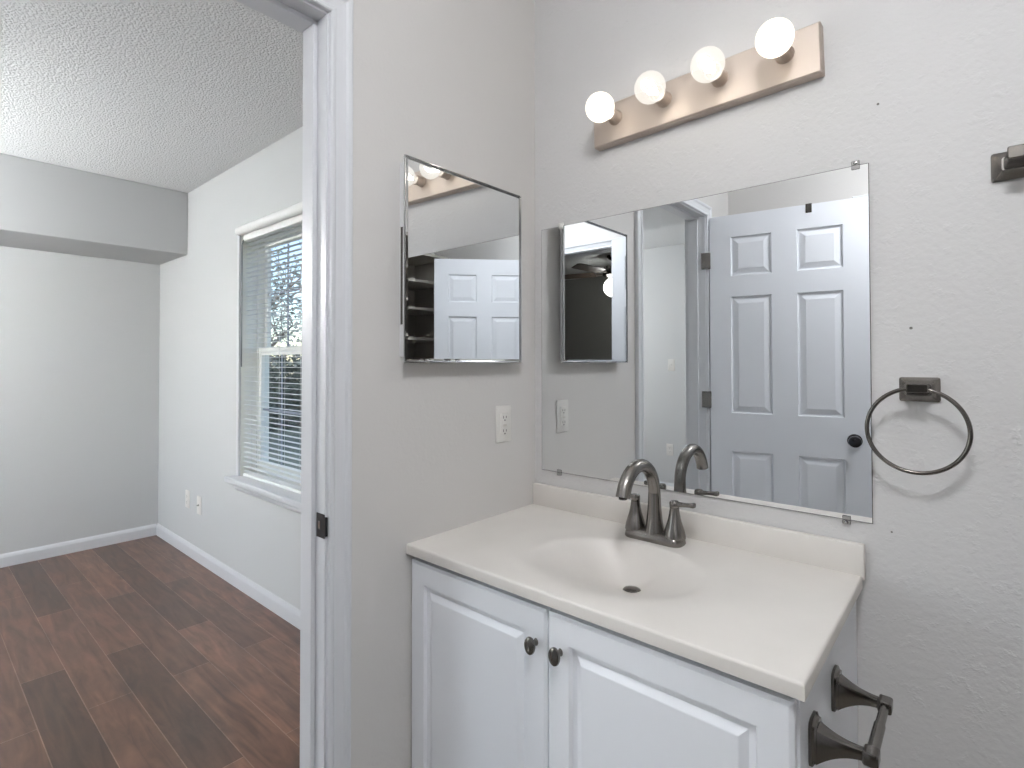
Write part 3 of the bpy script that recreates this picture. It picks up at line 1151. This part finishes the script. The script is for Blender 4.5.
b = bmesh.new()
tube(b, [(.080, -.069, .004), (.080, .01, .004)], .0085, 18)
tube(b, [(.080, .01, .004), (.080, .069, .004)], .0070, 18)
obj('roller_bar', b, nickel_m, tp, True)

# ================================================================ THINGS ON THE WALLS
# big mirror
wm = empty('wall_mirror', (.488, -.0005, 1.2847), 'large frameless rectangular mirror clipped to the wall above the vanity', 'mirror')
hx, hz = .4568, .3967
obj('mirror_glass', bx(-hx + .001, hx - .001, -.0045, -.0040, -hz + .001, hz - .001), mirror_m, wm)
obj('glass_edge', bx(-hx, hx, -.0040, 0.0, -hz, hz), edge_m, wm)
for x, z, sg in ((.920 - .488, hz, 1), (.112 - .488, hz, 1), (.102 - .488, -hz, -1), (.8955 - .488, -hz, -1)):
    b = bmesh.new()
    box(b, x - .008, x + .008, -.0075, -.0050, z - .009 * (sg > 0) - .0 , z + .009 * (sg < 0) + .0, .0008, 1)
    box(b, x - .008, x + .008, -.0075, .0, z if sg > 0 else z - .010, z + .010 if sg > 0 else z, .001, 1)
    lathe(b, [(.004, 0), (.003, .0015), (0, .002)], (x, -.0075, z + sg * .005), (0, -1, 0), 12)
    c = obj('mirror_clip', b, chrome_m if z < 0 or x > 0 else white_plastic, wm)

# medicine cabinet
MX, MY0, MY1, MZ0, MZ1 = .038, -.5731, -.1170, 1.2405, 1.7674
mc = empty('medicine_cabinet', (0, (MY0 + MY1) / 2, (MZ0 + MZ1) / 2), 'mirrored medicine cabinet with thin chrome edges on the side wall', 'medicine cabinet')
hy, hz = (MY1 - MY0) / 2, (MZ1 - MZ0) / 2
obj('cabinet_body', bx(.0003, MX - .012, -hy + .012, hy - .036, -hz + .016, hz - .012, .0015, 1), body_m, mc)
obj('door_backing', bx(MX - .0100, MX - .0045, -hy + .002, hy - .002, -hz + .002, hz - .002), body_m, mc)
fr = bmesh.new()
fw = .0032
for a in ((-hy, -hy + fw, -hz, hz), (hy - fw, hy, -hz, hz), (-hy + fw, hy - fw, -hz, -hz + fw), (-hy + fw, hy - fw, hz - fw, hz)):
    box(fr, MX - .0045, MX + .0010, a[0], a[1], a[2], a[3], .0008, 1)
obj('door_frame', fr, chrome_m, mc)['label'] = 'thin chrome edge strip'
# bevelled mirror
bm = bmesh.new()
bw = .008
a = (-hy + fw, hy - fw, -hz + fw, hz - fw)
vo = [bm.verts.new((MX - .0040, y, z)) for y, z in ((a[0], a[2]), (a[1], a[2]), (a[1], a[3]), (a[0], a[3]))]
vi = [bm.verts.new((MX - .0004, y, z)) for y, z in ((a[0] + bw, a[2] + bw), (a[1] - bw, a[2] + bw), (a[1] - bw, a[3] - bw), (a[0] + bw, a[3] - bw))]
vb = [bm.verts.new((MX - .0044, v.co.y, v.co.z)) for v in vo]
for k in range(4):
    bm.faces.new((vo[k], vo[(k + 1) % 4], vi[(k + 1) % 4], vi[k]))
    bm.faces.new((vb[k], vb[(k + 1) % 4], vo[(k + 1) % 4], vo[k]))
bm.faces.new(vi)
bm.faces.new(vb[::-1])
obj('mirror_glass', bm, mirror_m, mc)
obj('side_seam', bx(MX - .030, MX - .014, -hy + .0095, -hy + .0119, -.165, .085, .0008, 1), dark_nickel, mc)['label'] = 'narrow dark seam strip on the cabinet side'  # dark strip laid along the seam of the cabinet side

# vanity light
LX0, LZ0, LH, LT = .2504, 1.8882, .1191, .0169
vlg = empty('vanity_light', (LX0 + .3048, 0, LZ0 + LT / 2 + LH / 2), 'brushed nickel four bulb light bar above the big mirror', 'light fixture')
vlg.rotation_euler = (0, -math.asin(LT / .6096), 0)
b = bmesh.new()
secs = [rrect((0, y, 0), (1, 0, 0), (0, 0, 1), .3048 + q, LH / 2 + q, .002, 1) for y, q in ((-.0003, 0), (-.026, 0), (-.030, -.004))]
loft(b, secs)
obj('backplate', b, nickel_lt, vlg)
BZ = 1.9609 + .125 * LT - (LZ0 + LT * .125 + LH / 2)
for i in range(4):
    x = -.3048 + .0762 + .1524 * i
    dz = .010
    b = lathe(bmesh.new(), [(.0215, 0), (.0215, .004), (.0205, .006), (.0195, .012), (.0195, .034), (.0175, .036), (.0165, .036), (.0165, .020), (0, .020)], (x, -.030, dz), (0, -1, 0), 28)
    s_ = obj('socket', b, nickel_lt, vlg, True)
    clear = i in (1, 2)
    r = .0405
    prof = [(0, .022), (.0125, .022), (.0130, .036), (.0150, .042), (.022, .049)]
    for k in range(3, 21):
        a = PI * k / 20
        prof.append((r * math.sin(a) if k < 20 else 0, .0855 - r * math.cos(a)))
    b = lathe(bmesh.new(), prof, (x, -.030, dz), (0, -1, 0), 36)
    bu = obj('bulb', b, clearbulb_m if clear else frost_m, vlg, True)
    bu['label'] = 'lit clear glass globe bulb' if clear else 'lit frosted globe bulb'
    if clear:
        b = bmesh.new()
        for k in range(6):
            a = 2 * PI * k / 6
            ca, sa = math.cos(a), math.sin(a)
            tube(b, [(x + ca * .006, -.030 - .055, dz + sa * .006), (x + ca * .015, -.030 - .082, dz + sa * .015), (x + ca * .010, -.030 - .104, dz + sa * .010)], .0008, 6)
        lathe(b, [(0, 0), (.005, .001), (.0045, .018), (.002, .03), (0, .031)], (x, -.030 - .045, dz), (0, -1, 0), 12)
        obj('filament', b, filament_m, bu, True)

# towel ring
tr = empty('towel_ring', (1.029, 0, 1.184), 'round nickel towel ring hanging from a square base right of the mirror', 'towel ring')
b = bmesh.new()
loft(b, [rrect((0, y, 0), (1, 0, 0), (0, 0, 1), .0345 + q, .0255 + q, .004, 2) for y, q in ((-.0003, 0), (-.005, 0), (-.007, -.0025), (-.020, -.0125), (-.022, -.0135))])
obj('base_plate', b, nickel_m, tr, True, angle=25)
b = bmesh.new()
loft(b, [rrect((0, y, z), (1, 0, 0), (0, 0, 1), hx_, hz_, .003, 2) for y, z, hx_, hz_ in ((-.018, 0, .018, .010), (-.038, .003, .017, .008), (-.045, .004, .018, .0088), (-.064, .004, .018, .0088), (-.066, .004, .0165, .0075))])
obj('post', b, dark_nickel, tr, True, angle=25)
b = bmesh.new()
RR = .0835
tube(b, [(-.003 + RR * math.cos(2 * PI * k / 72), -.055 + .0, .004 - RR * 1.02 + RR * 1.02 * math.sin(2 * PI * k / 72)) for k in range(72)], .0042, 12, closed=True)
obj('ring', b, dark_nickel, tr, True)

# towel bar running out of frame
tb = empty('towel_bar', (1.1785, 0, 1.620), 'nickel towel bar on square bases at the right edge above the towel ring', 'towel bar')
for x in (0, .61):
    b = bmesh.new()
    loft(b, [rrect((x, y, 0), (1, 0, 0), (0, 0, 1), .0335 + q, .0275 + q, .004, 2) for y, q in ((-.0003, 0), (-.006, 0), (-.008, -.003), (-.022, -.014), (-.024, -.015))])
    obj('base_plate', b, nickel_m, tb, True, angle=25)
    b = bmesh.new()
    loft(b, [rrect((x, y, z), (1, 0, 0), (0, 0, 1), hx_, hz_, .003, 2) for y, z, hx_, hz_ in ((-.02, 0, .016, .012), (-.045, .003, .0115, .0095), (-.055, .004, .012, .0115), (-.077, .004, .012, .0115), (-.079, .004, .0105, .010))])
    obj('post', b, dark_nickel, tb, True, angle=25)
b = bmesh.new()
loft(b, [rrect((x, -.066, .004), (0, 1, 0), (0, 0, 1), .0085, .0085, .002, 2) for x in (.0118, .5982)])
obj('bar', b, dark_nickel, tb, True, angle=30)

# little nail holes and old anchor marks in the mirror wall
for x, z, r, lab in ((.9625, 1.808, .0017, 'small nail hole in the wall right of the light bar'),
                     (.978, .876, .0013, 'small nail hole in the wall below the mirror corner'),
                     (1.0157, 1.3134, .0019, 'small nail hole in the wall above the towel ring')):
    o = obj('nail_hole', lathe(bmesh.new(), [(r * 1.6, 0), (r, .0006), (r * .5, .0002), (0, .0001)], (0, -.0002, 0), (0, -1, 0), 10), spackle_m)
    o.location = (x, 0, z)
    tag(o, lab, 'nail hole')

# ================================================================ OUTSIDE THE WINDOW
struct('ground', bx(-40, 15, .12, 45, -.45, -.35), grass_m, 'lawn outside the bedroom window')
random.seed(11)


def leaf_cloud(bm, c, rx, ry, rz, n, s):
    for _ in range(n):
        while True:
            p = Vector((random.uniform(-1, 1), random.uniform(-1, 1), random.uniform(-1, 1)))
            if p.length < 1: break
        p = Vector((c[0] + p.x * rx, c[1] + p.y * ry, c[2] + p.z * rz))
        d = Vector((random.gauss(0, 1), random.gauss(0, 1), random.gauss(0, 1))).normalized()
        u, w = frame_from(d)
        q = s * random.uniform(.6, 1.3)
        bm.faces.new([bm.verts.new(p + u * q * a + w * q * .55 * e) for a, e in ((-1, 0), (0, -1), (1, 0), (0, 1))])


def tree(loc, h, label, leaves, spread):
    root = empty('garden_tree', (loc[0], loc[1], -.35), label, 'tree')
    bm = bmesh.new()

    def branch(p, d, L, r, depth):
        pts = [p]
        dd = d.copy()
        for k in range(3):
            dd = (dd + Vector((random.uniform(-.25, .25), random.uniform(-.25, .25), random.uniform(-.05, .2)))).normalized()
            pts.append(pts[-1] + dd * L / 3)
        tube(bm, pts, [r, r * .85, r * .7, r * .5], 6 if depth else 8)
        if depth < 4:
            for k in range(4 if depth else 6):
                a = random.uniform(0, 2 * PI)
                t = random.choice((1, 2, 3))
                nd = (dd * .6 + Vector((math.cos(a), math.sin(a), random.uniform(.1, .7))) * spread).normalized()
                branch(pts[t], nd, L * .62, r * .52, depth + 1)
    branch(Vector((0, 0, 0)), Vector((0, 0, 1)), h * .45, h * .022, 0)
    obj('trunk', bm, bark_m, root)
    bm = bmesh.new()
    leaf_cloud(bm, (0, 0, h * .62), h * .36, h * .36, h * .33, leaves, .045)
    obj('foliage', bm, leaf_m, root)['kind'] = 'stuff'


tree((-8.2, 2.3), 4.0, 'bare branching tree outside the window, nearest the glass', 2600, .75)
tree((-14.5, 8.6), 4.6, 'pale tree with thin leaves further off outside the window', 6000, .7)
tree((-17.0, 3.4), 4.8, 'pale tree furthest off outside the window', 6000, .7)
hb = bmesh.new()
for k in range(26):
    y = 1.0 + k * .34
    leaf_cloud(hb, (-11.2 - .05 * k, y, .45), .7, .5, 1.1, 700, .08)
tag(obj('hedge', hb, hedge_m), 'dark green hedge beyond the lawn seen through the blinds', 'hedge', kind='stuff')
